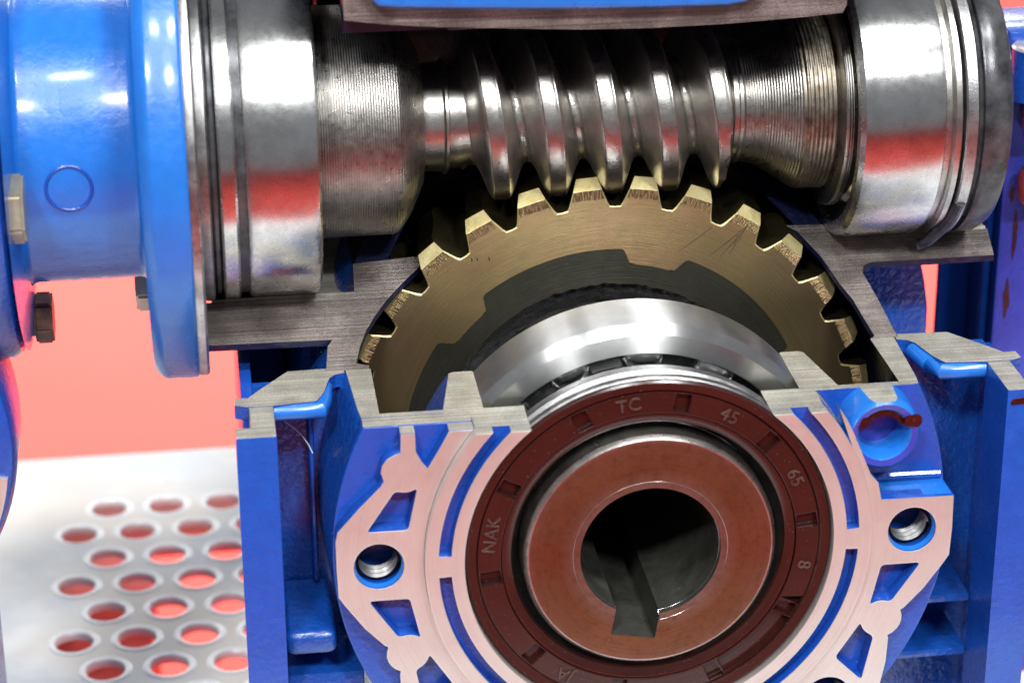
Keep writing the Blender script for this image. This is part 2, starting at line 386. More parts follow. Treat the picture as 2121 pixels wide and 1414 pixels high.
# ================================================================== gear housing
H = thing('gear_housing', 'royal blue cast gearbox housing sawn open to show the worm and wheel', 'gearbox housing', (0, 56, -80))
def above(poly): return [(x, min(z, ZC)) for x, z in poly]
def arc(r, a0, a1, n=24, cx=0, cz=0): return [(cx + r * cos(radians(a0 + (a1 - a0) * i / n)), cz + r * sin(radians(a0 + (a1 - a0) * i / n))) for i in range(n + 1)]
def cutang(r): return math.degrees(math.asin(min(1, ZC / r)))
def ring_below(ro, ri, n=96):
    """annulus without what lies above the saw cut"""
    ao, ai = cutang(ro), cutang(ri)
    return arc(ro, 180 - ao, 360 + ao, n) + arc(ri, 360 + ai, 180 - ai, n)

# pilot ring with the four curved slots (slot upper ones run out at the cut)
RS = 32.75
def slot(a0, a1): return arc(37.3, a0, a1, 30) + arc(35.1, a1, a0, 30)
outer = arc(39.6, 180 - cutang(39.6), 360 + cutang(39.6), 110)
# top edge left to right is cut by the two slots and the bore
zo = ZC
aI, aO = cutang(35.1), cutang(37.3)
pil = outer[:]
pil += [(hx, zo) for hx in ()]
pil += arc(37.3, aO, 3.2, 26) + arc(35.1, 3.2, aI, 26)
pil += arc(RS, 360 + cutang(RS), 180 - cutang(RS), 100)
pil += arc(35.1, 180 - aI, 176.8, 26) + arc(37.3, 176.8, 180 - aO, 26)
prism('pilot_ring', [pil, slot(183.2, 266.5), slot(273.5, 356.8)], 0, 2.6, 'y', ['machined', 'cut', 'blue'], H, bevel=0.12,
      fn=lambda n, c: 1 if (n.z > 0.97 and abs(c.z - ZC * S) < 0.03) else (0 if (n.y < -0.3 or abs(hypot(c.x, c.z) / S - 36.2) > 1.5) else 2))
prism('slot_floor', [ring_below(39.5, RS)], 2.6, 7.0, 'y', ['blue', 'cut'], H, fn=topcut)

# machined pad: tapped-hole pads, bosses, ribs and pockets, eight-fold pattern
def P2(u, v, ang, mir=1):
    a = radians(ang); v *= mir
    return (u * cos(a) - v * sin(a), u * sin(a) + v * cos(a))
half = [(54.9, 0.0), (54.7, 5.6), (53.6, 7.4), (50.3, 12.2), (46.9, 15.9)]
bang = 22.5; bx, bz = 46.4 * cos(radians(bang)), 46.4 * sin(radians(bang))
bossarc = [(bx + 3.8 * cos(radians(a)), bz + 3.8 * sin(radians(a))) for a in (-24, -8, 8, 22.5)]
def sector(ang):
    """outline from hole pad at ang to ang+45 (counter-clockwise)"""
    h = half + bossarc
    o = [P2(u, v, ang) for u, v in h]
    o += [P2(u, v, ang + 45, -1) for u, v in reversed(h[1:-1])]
    return o
pad = []
# start at left cut, go counter-clockwise: left side (180) down to 225, 270, 315, 0
left_top = [(-43.2, ZC), (-43.3, 21.6), (-44.3, 21.3), (-45.6, 20.6), (-46.5, 19.4), (-46.75, 18.0), (-46.3, 16.4), (-46.9, 15.4), (-50.6, 11.6), (-54.5, 7.2), (-54.9, 5.4)]
pad += left_top
for a in (180, 225, 270, 315): pad += sector(a)[(0 if a == 180 else 0):]
pad += [(54.9, 0), (54.8, 6.3), (41.6, 6.45), (40.9, 9.8), (39.4, 11.6), (37.6, 12.6), (36.6, 15.0), (35.9, 20.0), (34.6, 22.6), (32.9, ZC)]
Ri = 39.62
# inner boundary back along R 39.6 with the ring; keep z under the cut
pin = arc(Ri, 360 + 14.0, 180 - cutang(Ri), 100)
pad2 = []
for q in pad:
    if hypot(*q) < Ri + 0.25 and q[0] > 0: continue
    pad2.append(q)
pad2 += [(40.9, 9.8), (39.9, 11.2)] if False else []
pad = pad2 + pin
# open notch of the upper left pocket at the cut
pad += [(-34.9, ZC), (-36.6, 22.0), (-38.7, 18.4), (-39.6, 19.6), (-40.6, 21.6), (-40.7, ZC)]
pk = [(49.4, 6.8), (42.3, 6.8), (40.6, 14.6), (41.6, 14.1), (42.9, 13.95), (44.4, 14.3)]
pockets = []
for a in (180, 225, 270, 315):
    pockets.append(rnd([P2(u, v, a) for u, v in pk], 0.7)); pockets.append(rnd([P2(u, v, a + 45, -1) for u, v in pk], 0.7))
pockets.append(rnd([P2(u, v, 180, -1) for u, v in pk], 0.7))
hl = [circ(4.35, 40, *P2(47.5, 0, a)) for a in (180, 225, 270, 315, 360)]
PY = 1.9
def padfn(n, c):
    if n.z > 0.97 and abs(c.z - ZC * S) < 0.03: return 1
    return 0 if n.y < -0.45 else 2
prism('flange_pad', [pad] + pockets + hl, PY, 5.2, 'y', ['machined', 'cut', 'blue'], H, bevel=0.16, fn=padfn, res=1)
# disk behind the ribs; right upper quadrant set back
disk = [(-ZC / math.tan(radians(cutang(55.3))), ZC)] + arc(55.3, 180 - cutang(55.3), 366, 120)[1:] + [(43, 6.2), (40.2, 9)] + arc(39.6, 373, 180 - cutang(39.6) + 360 - 360, 90)[::1]
disk = arc(55.3, 180 - cutang(55.3), 366, 120) + [(41.4, 6.0)] + arc(39.6, 368.6, 180 - cutang(39.6), 100)
prism('front_wall', [disk] + [circ(4.6, 32, *P2(47.5, 0, a)) for a in (180, 225, 270, 315, 360)], 5.2, 9.3, 'y', ['blue', 'cut'], H, bevel=0.3, fn=topcut, res=2)
sb = [(x, min(z, ZC - 0.1)) for x, z in arc(54.6, -8, cutang(54.6), 24) + arc(39.7, cutang(39.7), -8, 20)]
prism('recessed_wall', [sb], 9.1, 9.28, 'y', ['blue', 'cut'], H, fn=topcut)
fw = [(x, z - 0.04) for x, z in ring_below(39.55, RS)]
prism('seal_seat', [fw], 7.02, 9.3, 'y', ['cut', 'cut'], H)
# rounded lip that joins pad and disk on the left
tube('rib_fillet', [(-54.6, 5.6 + .3, 4.6), (-50.8, 5.4, 10.8 - 1.2), (-47.0, 5.2, 15.0 + .0)], 0.9, ['blue'], H, 8)
# bearing seat ring with painted outer cone
lathe('bearing_seat', [(RS, 9.3), (43.2, 9.3), (43.0, 11), (41.0, 25.4), (40.4, 25.9), (37.8, 25.9), (37.62, 25.5), (37.62, 10.2), (RS, 10.2)], 'y', (0, 0), ['cut', 'cut', 'blue_cast'], H, 120,
      clips=[((0, 0, ZC), (0, 0, 1))], fn=lambda n, c: 1 if n.z > .97 else (2 if n.x * c.x + n.z * c.z > 0.5 * hypot(c.x, c.z) and hypot(c.x, c.z) > 3.9 else 0))
# drum wall in front of the upright cut
lathe('drum_wall', [(52.5, 9.2), (55.3, 9.2), (55.6, 12), (56.4, YC), (52.4, YC)], 'y', (0.0, 0), ['blue_cast', 'cut', 'inside'], H, 160,
      clips=[((0, 0, ZC), (0, 0, 1))], fn=lambda n, c: 1 if n.z > .97 else (2 if n.x * c.x + n.z * c.z < 0 else 0))
prism('drum_front_lip', [[(x, z - 0.06) for x, z in ring_below(55.2, 42.9)]], 9.32, 10.6, 'y', ['blue', 'cut'], H, fn=topcut)

# corner pads, posts
def mirror(poly, m): return poly if m == 1 else [(-x, y) for x, y in reversed(poly)]
for sgn in (1, -1):
    # sgn 1: right; polygons in XY
    padpoly = mirror([(56.5, 17.2), (55.0, 20.5), (53.6, 26.5), (52.4, 28.0), (50.75, 28.4), (50.75, 30.9), (60.8, 30.5), (66.0, 23.5), (68.3, 20.1), (70.5, 20.3), (70.7, 17.4), (68.6, 16.5), (64.0, 16.5)], sgn)
    prism('corner_web', [padpoly], 22.6, ZC, 'z', ['blue_cast', 'cut'], H, bevel=0.0, fn=lambda n, c: 1 if n.z > .9 else 0)
    lip = [(56.3, 17.4, 23.3), (54.9, 20.5, 23.3), (53.4, 27.0, 23.3)] if sgn == 1 else [(56.0, 17.4, 23.3), (55.2, 20.5, 23.3), (54.6, 26.5, 23.3)]
    tube('web_lip', [(sgn * 63.9, 17.3, 23.4), (sgn * 58.0, 17.3, 23.4), (sgn * lip[0][0], lip[0][1], lip[0][2])] + [(sgn * a, b, c) for a, b, c in lip[1:]], 1.55, ['blue_bright'], H, 12)
    post = mirror([(64.0, 4.1), (70.9, 4.1), (70.9, 8.2), (68.3, 8.2), (68.3, 16.5), (64.0, 16.5)], sgn)
    prism('corner_post', [post], -72, ZC, 'z', ['blue', 'cut', 'blue'], H, bevel=0.25, fn=lambda n, c: 1 if n.z > .9 else 0)
    box('post_side_panel', (sgn * 68.5 - 0.9, sgn * 68.5 + 0.9, 16.6, 31, -72, 22.5) if sgn == 1 else (-69.4, -67.2, 16.6, 100, -72, 22.5), ['blue'], H, 0.4)
    bk = [(50, -72), (68.2, -72), (68.2, 22.6), (50, 22.6)] if sgn == 1 else [(-67.3, -72), (-50, -72), (-50, 22.6), (-67.3, 22.6)]
    prism('back_panel', [bk], 29.8, 32.0, 'y', ['blue_cast'], H)
    # low shelves between post and drum
    if sgn == -1:
        box('inner_rib', (-63.9, -54.9, 8.8, 29.7, -21, -16.2), ['blue_cast'], H, 1.5, seg=4)
        box('inner_rib', (-63.9, -50.0, 12, 29.7, -34, -26.5), ['blue_cast'], H, 0.8)
        box('post_rib', (-57.9, -56.7, 26.5, 29.7, -16, 22.5), ['blue'], H, 0.8)
    else:
        box('inner_rib', (50.0, 63.9, 15.8, 29.7, -23.6, -22.0), ['blue_cast'], H, 0.4)
        box('inner_rib', (46.0, 63.9, 15.8, 29.7, -35.2, -33.6), ['blue_cast'], H, 0.4)
# small chamfer pads at the hole in the left post
# pieces of wall around the vent boss (upper right)
vb = thing('vent', 'x', 'x'); bpy.data.objects.remove(vb)
lathe('vent_boss', [(4.0, 10.5), (4.0, 7.0), (4.25, 3.2), (4.9, 2.2), (5.9, 2.0), (6.5, 2.7), (6.7, 4.0), (6.9, 9.5)], 'y', (41.5, 18.9), ['blue_bright', 'cut', 'violet'], H, 56,
      clips=[((0, 0, ZC - 0.02), (0, 0, 1))], fn=lambda n, c: 1 if n.z > .985 and c.z > 2.49 else (2 if n.y < -.8 else 0))
prism('vent_recess_floor', [circ(4.2, 40, 41.5, 18.9)], 8.2, 9.2, 'y', ['violet'], H)
ch = arc(4.15, 20, 165, 20, 41.5, 19.5) + arc(3.3, 160, 25, 20, 41.5, 18.9)
prism('red_mark', [ch], 3.0, 3.6, 'y', ['red_chip'], H)  # dark red crescent set in the vent recess
prism('red_mark', [rnd([(44.6, 20.4), (47.9, 20.2), (48.2, 22.3), (45.2, 22.6)], 0.9)], 1.9, 2.6, 'y', ['red_chip'], H)
prism('red_mark', [rnd([(36.6, 20.3), (37.6, 20.2), (38.4, 22.4), (37.4, 22.5)], 0.4)], 2.0, 2.6, 'y', ['red_chip'], H)
# ledge fillet under the vent boss
tube('ledge_fillet', [(41.8, 9.2, 7.1), (48, 9.2, 7.1), (54.2, 9.2, 7.0)], 0.9, ['blue_cast'], H, 10)
box('ledge', (41.7, 54.7, 2.6, 9.5, 4.8, 6.36), ['blue_bright'], H, 0.25)

# sloping section: walls of the worm tube and drum, sawn on a plane that rises backwards
KS = 0.54
WL = [(-75.1, 44.7), (-47.39, 45.38), (-47.12, 51.22), (-34.09, 52.12), (-34.99, 49.78), (-38.46, 46.58), (-41.75, 43.21), (-44.14, 40.11), (-46.08, 37.16), (-47.52, 33.94), (-48.43, 30.77), (-46.25, 30.27), (-46.2, 29.6), (-54.2, 29.6), (-53.88, 30.06), (-53.24, 34.56), (-52.27, 35.81), (-75.3, 36.1)]
WR = [(35.48, 54.38), (44.29, 54.04), (44.06, 51.67), (74.2, 51.22), (73.9, 45.49), (49.93, 45.43), (48.41, 44.84), (47.87, 43.32), (49.36, 37.9), (50.81, 31.28), (51.2, 29.6), (46.2, 29.6), (46.94, 30.06), (45.87, 33.63), (44.71, 37.69), (43.03, 41.18), (40.76, 47.24), (37.43, 52.91)]
for poly in (WL, WR):
    me = prism_mesh([poly], -1.2, 0.0, 'z')
    me.transform(Matrix(((1, 0, 0, 0), (0, 1, 0, 0), (0, KS, 1, (ZC - KS * YC) * S), (0, 0, 0, 1)))); me.update()
    o = link('sawn_wall', me, None, ['inside', 'cut_dim']); assign(me, lambda n, c: 1 if n.z > 0.7 and abs(c.z / S - ZC - KS * (c.y / S - YC)) < 0.3 else 0); reparent(o, H)
slope = ((0, YC, ZC - 0.25), (0, -KS, 1))
lathe('bearing_tube', [(31.3, -73.5), (39.3, -73.5), (39.3, -47.6), (31.3, -47.6)], 'x', (AY, AZ), ['inside', 'cut'], H, 128, clips=[slope], fn=lambda n, c: 1 if abs(hypot(c.y / S - AY, c.z / S - AZ) - 31.3) < 1 else 0)
lathe('bearing_tube', [(26.2, 44.2), (31.0, 44.2), (31.0, 74.0), (26.2, 74.0)], 'x', (AY, AZ), ['blue', 'cut'], H, 128, clips=[slope], fn=lambda n, c: 1 if abs(hypot(c.y / S - AY, c.z / S - AZ) - 26.3) < 1 else 0)
dfn = lambda n, c: 2 if n.x * c.x + n.z * c.z < 0 or n.z > 0.6 else 0
lathe('drum_rear_wall', [(53.5, YC + .1), (57.2, YC + .1), (57.2, 84), (53.5, 84)], 'y', (0, 0), ['blue_cast', 'blue', 'inside'], H, 100, a0=radians(-90), a1=radians(60), clips=[slope], fn=dfn)
lathe('drum_rear_wall', [(54.9, YC + .1), (59.5, YC + .1), (59.5, 84), (54.9, 84)], 'y', (0, 0), ['blue_cast', 'blue', 'inside'], H, 100, a0=radians(120), a1=radians(270), clips=[slope], fn=dfn)
prism('rear_wall', [circ(60, 96)], 80, 84, 'y', ['inside'], H)
prism('rear_wall', [[(-53.0, 30), (43.5, 30), (43.5, 108), (-53.0, 108)]], 97.5, 100, 'y', ['inside'], H)
box('chamber_side', (-50.6, -48.4, 78, 98, 30, 106), ['inside'], H, 0)
prism('rear_boss', [[(50, 36), (62.6, 36), (64.6, 28), (66.0, 22), (66.9, 16.6), (67.0, 10), (66, 2), (63, -8), (57, -14), (50, -16)]], 61, 84, 'y', ['blue_cast'], H, bevel=1.6, res=4)
box('rear_flange', (-68.8, -50, 86, 96, -70, 26), ['blue'], H, 0.8)
box('rear_flange_step', (-56.0, -49, 82, 87, -70, 27), ['violet'], H, 0.5)
box('chamber_roof', (-56, 46, 33.2, 100, 104, 107), ['inside'], H, 0)
box('chamber_side', (-56, -53.9, 60, 98, 30, 106), ['inside'], H, 0)
box('chamber_side', (43.2, 46, 60, 98, 30, 106), ['inside'], H, 0)
# chamber partition walls (dark inside faces beside the bearings)
prism('chamber_wall', [circ(37, 64, AY, AZ), circ(30.2, 64, AY, AZ)], -53.6, -48.6, 'x', ['inside'], H) if False else None
# top casing above the worm
TB = [(-48.76, 93.2), (-48.6, 89.7), (-41, 88.6), (-33.3, 87.9), (-20, 87.0), (-8.4, 86.3), (4, 86.0), (16.9, 86.15), (28, 86.6), (37.8, 87.2), (38.5, 88.6), (38.6, 104), (-49, 104)]
prism('sawn_top_wall', [TB], YC, 33.0, 'y', ['inside', 'cut_dim'], H, fn=lambda n, c: 1 if n.y < -.9 else 0)
box('top_wall_end', (-54.5, -48.9, 29.8, 34, 94.5, 104), ['inside'], H, 0.2)
box('top_wall_end', (38.7, 42.5, 29.8, 34, 91.5, 104), ['inside'], H, 0.2)
BT = [(-44.6, 94.2), (-43.2, 92.6), (-40, 92.1), (-25, 91.3), (-12.6, 90.75), (4, 90.25), (16.8, 90.1), (20, 90.6), (24, 93), (30, 104), (-48, 104)]
prism('top_cover', [BT], 26.4, YC + 0.02, 'y', ['blue_bright'], H, bevel=1.0, res=3)
lathe('top_shell', [(32.4, -48.6), (40, -48.6), (40, 38.4), (32.4, 38.4)], 'x', (AY, AZ), ['blue', 'inside'], H, 64, a0=radians(0), a1=radians(180),
      clips=[((0, 32.9, 0), (0, -1, 0)), ((0, 0, 86.5), (0, 0, -1))], fn=lambda n, c: 1)
box('top_inner_rib', (-30, 26, 40, 44, 84, 92), ['inside'], H, 0.3)
# tapped holes
def tapped(cx, cz, name='tapped_hole'):
    # chamfer + helical thread
    n = 40; turns = 8; pitch = 1.5; bm = bmesh.new(); rows = []
    steps = int(turns * n)
    prof = [(3.4, 0), (4.15, 0.65), (4.15, 0.85), (3.45, 1.4), (3.4, 1.5)]
    for i in range(steps + 1):
        a = 2 * pi * i / n; y0 = PY + 1.3 + pitch * i / n
        rows.append([bm.verts.new(Vector((cx + r * cos(a), y0 + t, cz + r * sin(a))) * S) for r, t in prof])
    for i in range(steps):
        for j in range(len(prof) - 1):
            f = bm.faces.new((rows[i][j], rows[i + 1][j], rows[i + 1][j + 1], rows[i][j + 1])); f.material_index = 1 if j < 2 else 0  # valley faces coloured black so the turns stand out
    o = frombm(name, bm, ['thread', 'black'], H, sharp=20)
    bb = lathe_bm([(4.42, PY + 0.15), (4.0, PY + 1.3), (4.42, PY + 1.7)], 'y', (cx, cz), 40)
    frombm('hole_chamfer', bb, ['blue_bright'], o)
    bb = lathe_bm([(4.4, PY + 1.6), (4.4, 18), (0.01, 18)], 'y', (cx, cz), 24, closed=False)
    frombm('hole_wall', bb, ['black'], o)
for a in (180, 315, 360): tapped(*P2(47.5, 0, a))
# lint and chips
tube('lint_fibre', [(-62.0, 25.0, 18.0), (-60.5, 24.6, 16.9), (-59.0, 24.2, 15.4), (-57.9, 24, 13.6), (-57.2, 24, 11.8)], 0.10, ['lint'], H, 5)

# ================================================================== worm wheel
Wh = thing('bronze_gear', 'toothed bronze gear wheel on a dark iron hub meshing below the steel worm', 'gear wheel', (0, 56, 0))
YG = 46.66; NT_ = 30; PH = 1.5
def tooth_outline(rt, rr, half_gap_tip, half_gap_root, shift):
    """polar points of all teeth, clockwise angle from +z"""
    pts = []
    for k in range(NT_):
        g = PH + 12 * k + shift
        rm = rr + (rt - rr) * 0.45; hm = half_gap_root + (half_gap_tip - half_gap_root) * 0.40
        seq = [(-half_gap_tip, rt), (-hm, rm), (-half_gap_root - 0.15, rr + 0.75), (-half_gap_root + 0.35, rr + 0.12), (0, rr), (half_gap_root - 0.35, rr + 0.12), (half_gap_root + 0.15, rr + 0.75), (hm, rm), (half_gap_tip, rt)]
        pts += [(g + d, r) for d, r in seq]
        land = 12 - 2 * half_gap_tip
        pts += [(g + half_gap_tip + land * f, rt) for f in (0.33, 0.67)]
    return pts
def rb(deg):
    """bronze / iron boundary with its six interlocking tabs"""
    d = (deg - 13.5) % 60
    if d > 30: d -= 60
    t = max(0.0, min(1.0, (9.6 - abs(d)) / 3.2)); t = t * t * (3 - 2 * t)
    return 38.75 - 2.95 * t
slices = []
lead = 0.131
for y, rt in ((46.66, 50.55), (46.86, 50.75), (48.9, 52.3), (51, 52.75), (53.5, 52.5), (56, 52.4), (58.5, 52.5), (61, 52.75), (63.6, 52.3), (65.46, 50.7)):
    sh = math.degrees(lead * (y - YG) / 50.0)
    k = (rt - 50.6) / 4
    if y < 46.8: slices.append((y, tooth_outline(rt, 46.95, 3.12, 1.78, sh)))
    else: slices.append((y, tooth_outline(rt, 47.15, 2.9 + 2.3 * k, 1.5, sh)))
bm = bmesh.new(); rows = []
for y, pts in slices:
    rows.append([bm.verts.new(Vector((r * sin(radians(a)), y, r * cos(radians(a)))) * S) for a, r in pts])
N = len(rows[0])
for i in range(len(rows) - 1):
    for j in range(N):
        f = bm.faces.new((rows[i][j], rows[i][(j + 1) % N], rows[i + 1][(j + 1) % N], rows[i + 1][j]))
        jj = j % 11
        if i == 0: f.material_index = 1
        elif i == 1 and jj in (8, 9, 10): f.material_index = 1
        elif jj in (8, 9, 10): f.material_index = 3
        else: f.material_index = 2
for ri, y in ((0, 46.66), (len(rows) - 1, 65.46)):
    pts = slices[ri][1]; prev = rows[ri]
    for fr in (0.12, 0.5, 1.0):
        cur = []
        for (a, r) in pts:
            rr = 46.7 + (rb(a) - 46.7) * ((fr - 0.12) / 0.88)
            cur.append(bm.verts.new(Vector((rr * sin(radians(a)), y, rr * cos(radians(a)))) * S))
        for j in range(N): bm.faces.new((prev[j], prev[(j + 1) % N], cur[(j + 1) % N], cur[j]))
        prev = cur
me = bpy.data.meshes.new('bronze_rim'); bmesh.ops.recalc_face_normals(bm, faces=bm.faces[:]); bm.to_mesh(me); bm.free()
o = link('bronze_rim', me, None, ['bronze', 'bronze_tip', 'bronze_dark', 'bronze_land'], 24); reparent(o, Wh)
# iron hub disc: face ring + rough dish + boss
bm = bmesh.new(); n = 360; rows = []
for fr in range(4):
    row = []
    for i in range(n):
        a = 360 * i / n; ro = rb(a) - 0.02; ri = 31.8 + 0.45 * noise.noise(Vector((a * 0.35, 3, 0))) + 0.25 * noise.noise(Vector((a * 1.3, 7, 0)))
        r = ro + (ri - ro) * fr / 3
        row.append(bm.verts.new(Vector((r * sin(radians(a)), YG + 0.03, r * cos(radians(a)))) * S))
    rows.append(row)
for k, (dr, y) in enumerate(((-1.0, 47.9), (-2.6, 48.8), (-4.2, 48.9))):
    rows.append([bm.verts.new(v.co + Vector((v.co.x, 0, v.co.z)).normalized() * dr * S + Vector((0, (y - YG) * S, 0))) for v in rows[3]])
for k in range(len(rows) - 1):
    for i in range(n):
        f = bm.faces.new((rows[k][i], rows[k][(i + 1) % n], rows[k + 1][(i + 1) % n], rows[k + 1][i])); f.material_index = 0 if k < 3 else 1
me = bpy.data.meshes.new('iron_hub'); bmesh.ops.recalc_face_normals(bm, faces=bm.faces[:]); bm.to_mesh(me); bm.free()
o = link('iron_hub', me, None, ['iron', 'cast'], 40); reparent(o, Wh)
lathe('hub_boss', [(27.5, 49.5), (28.0, 40), (28.2, 31.0), (26, 28.5), (22.6, 28.5), (22.6, 84), (27.5, 84)], 'y', (0, 0), ['cast'], Wh, 96, jit=0.9, sharp=60)
# marker scratches on the rim face
for a, b in (((1480 - 1040, 0), 0),) if False else ():
    pass
def facept(x, z, y=YG - 0.03): return (x, y, z)
def stroke(x0, z0, x1, z1, r=0.09): tube('scratch_line', [(x0, YG - 0.02, z0), ((x0 + x1) / 2 + .12, YG - 0.02, (z0 + z1) / 2), (x1, YG - 0.02, z1)], r, ['scratch'], Wh, 5, taper=True)
stroke(19.6, 42.1, 13.4, 37.6); stroke(26.3, 42.0, 19.2, 36.3); stroke(26.3, 42.0, 21.2, 36.0); stroke(26.2, 41.9, 22.9, 36.4, .07); stroke(24.6, 40.2, 23.6, 38.0, .07)
for x_ in (-25.6, -24.6, -22.4): stroke(x_, 38.6, x_ + .1, 37.7, 0.14)

# hollow output shaft
Sh = thing('hollow_shaft', 'brown steel hollow output shaft with dark bore and square keyway', 'shaft', (0, 56, 0))
ka = radians(190); kc = -ka  # keyway direction
def bore(r, kw, kd, n=96):
    """circle with a keyway notch pointing down and a little left"""
    out = []; h = math.asin(kw / 2 / r); base = radians(-100)
    for i in range(n + 1):
        a = base + h + (2 * pi - 2 * h) * i / n; out.append((r * cos(a), r * sin(a)))
    d = Vector((cos(base), sin(base))); t = Vector((-d.y, d.x))
    out += [tuple(d * kd - t * kw / 2), tuple(d * kd + t * kw / 2)]
    return out
HY = 0.3
prism('shaft_body', [circ(21.65, 128), bore(12.5, 8.0, 16.9)], HY, 70, 'y', ['hub', 'ring', 'bore'], Sh, bevel=0.0,
      fn=lambda n, c: 0 if n.y < -.9 else (1 if c.x * n.x + c.z * n.z > 0 and hypot(c.x, c.z) > 2 else 2))
lathe('shaft_chamfer', [(21.5, HY - 0.03), (21.75, HY - 0.03), (22.35, HY + 0.7), (22.5, HY + 1.1), (22.5, 70), (21.4, 70)], 'y', (0, 0), ['worm'], Sh, 128)
# bevelled lip of the bore, left open at the keyway
lathe('bore_lip', [(13.75, HY - 0.04), (12.47, HY + 1.25), (12.7, HY + 1.6), (13.9, HY + .3)], 'y', (0, 0), ['ring_y'], Sh, 96, a0=radians(-100) + 0.31, a1=radians(260) - 0.31)

# ================================================================== ball bearing
Bb = thing('ball_bearing', 'large polished ball bearing around the shaft in front of the bronze wheel', 'bearing', (0, 20, 0))
lathe('outer_ring', [(32.1, 13.45), (32.3, 13.2), (35.75, 13.2), (37.35, 14.6), (37.5, 15.0), (37.5, 25.6), (36.8, 26.3), (32.1, 26.3), (32.0, 22), (33.6, 20), (32.0, 17.6)], 'y', (0, 0), ['ring_y'], Bb, 160)
lathe('inner_ring', [(22.6, 13.4), (27.2, 13.4), (27.6, 14), (27.6, 17.5), (26.4, 20), (27.6, 22), (27.6, 26), (22.6, 26)], 'y', (0, 0), ['ring'], Bb, 128)
lathe('cage', [(28.2, 17.4), (31.3, 17.4), (31.3, 22.4), (28.2, 22.4)], 'y', (0, 0), ['black'], Bb, 96)
bm = bmesh.new(); bmesh.ops.create_uvsphere(bm, u_segments=24, v_segments=14, radius=4.35 * S)
ballme = bpy.data.meshes.new('ball'); bm.to_mesh(ballme); bm.free(); ballme.materials.append(MAT['ring']); ballme.polygons.foreach_set('use_smooth', [True] * len(ballme.polygons))
bm = bmesh.new(); bmesh.ops.create_cone(bm, segments=16, radius1=0.75 * S, radius2=0.55 * S, depth=0.6 * S, cap_ends=True)
bmesh.ops.rotate(bm, verts=bm.verts[:], matrix=Matrix.Rotation(radians(90), 3, 'X'))
rivme = bpy.data.meshes.new('rivet'); bm.to_mesh(rivme); bm.free(); rivme.materials.append(MAT['cap'])
for k in range(14):
    a = radians(2.5 + k * 360 / 14)
    o = bpy.data.objects.new('ball', ballme); COL.objects.link(o); o.parent = Bb; o.location = Vector((30.0 * sin(a), -1.2, 30.0 * cos(a))) * S
    a += pi / 14
    o = bpy.data.objects.new('rivet', rivme); COL.objects.link(o); o.parent = Bb; o.location = Vector((30.0 * sin(a), -2.8, 30.0 * cos(a))) * S

# ================================================================== oil seal
Sl = thing('oil_seal', 'brown rubber ring seal with raised letters pressed around the shaft', 'seal', (0, 5, 0))
# body with ten square pockets: face built as a prism with holes
def pocket_at(deg):
    out = []
    for da, r in ((-3.0, 26.5), (3.0, 26.5), (2.7, 30.1), (-2.7, 30.1)):
        a = radians(deg + da); out.append((r * sin(a), r * cos(a)))
    return out
pk_deg = [10.7 + 36 * k for k in range(10)]
prism('seal_face', [circ(30.35, 160), circ(26.3, 160)] + [pocket_at(d) for d in pk_deg], 1.35, 2.9, 'y', ['seal'], Sl, bevel=0.10)
lathe('seal_body', [(30.45, 1.55), (30.75, 1.15), (32.1, 1.05), (32.45, 1.4), (32.45, 4.2), (31.8, 4.4), (25.6, 4.4), (24.6, 3.2), (24.2, 3.0), (24.4, 2.2), (25.4, 1.75), (26.1, 1.75), (26.2, 2.8), (30.4, 2.8)], 'y', (0, 0), ['seal'], Sl, 180)
lathe('seal_shell', [(32.5, 1.9), (32.75, 2.2), (32.75, 3.6), (31.9, 4.1), (31.9, 5.2), (32.5, 5.8), (32.3, 8.3), (31.2, 9.2), (28, 9.2), (28, 4.6)], 'y', (0, 0), ['grey_spot'], Sl, 160)
lathe('seal_lip', [(24.6, 3.2), (23.4, 5.4), (22.6, 6.4), (23.2, 6.9), (25.6, 5.2)], 'y', (0, 0), ['black'], Sl, 128)
def lettering(txt, deg, r, size, flip=False):
    cu = bpy.data.curves.new('t', 'FONT'); cu.body = txt; cu.size = size * S; cu.align_x = 'CENTER'; cu.align_y = 'CENTER'; cu.extrude = 0.16 * S; cu.bevel_depth = 0.03 * S; cu.space_character = 1.05
    o = bpy.data.objects.new('t', cu); me = bpy.data.meshes.new_from_object(o); bpy.data.objects.remove(o); bpy.data.curves.remove(cu)
    a = radians(deg)
    T = Matrix.Rotation(a, 4, 'Y') @ Matrix.Translation(Vector((0, 1.28, r)) * S) @ Matrix.Rotation(radians(90), 4, 'X')
    me.transform(T)
    o = link('raised_lettering', me, None, ['seal_letter']); reparent(o, Sl)
MAT['seal_letter'] = steel('worn_seal_lettering', (0.040, 0.013, 0.010), (0.10, 0.055, 0.048), 0.18, 0.0, blot=0.7, bump=1.0)
for t, d in (('TC', -8.3), ('45', 28.5), ('65', 64.5), ('8', 100.5), ('NAK', -80), ('JA', -148)): lettering(t, d, 28.3, 3.3)

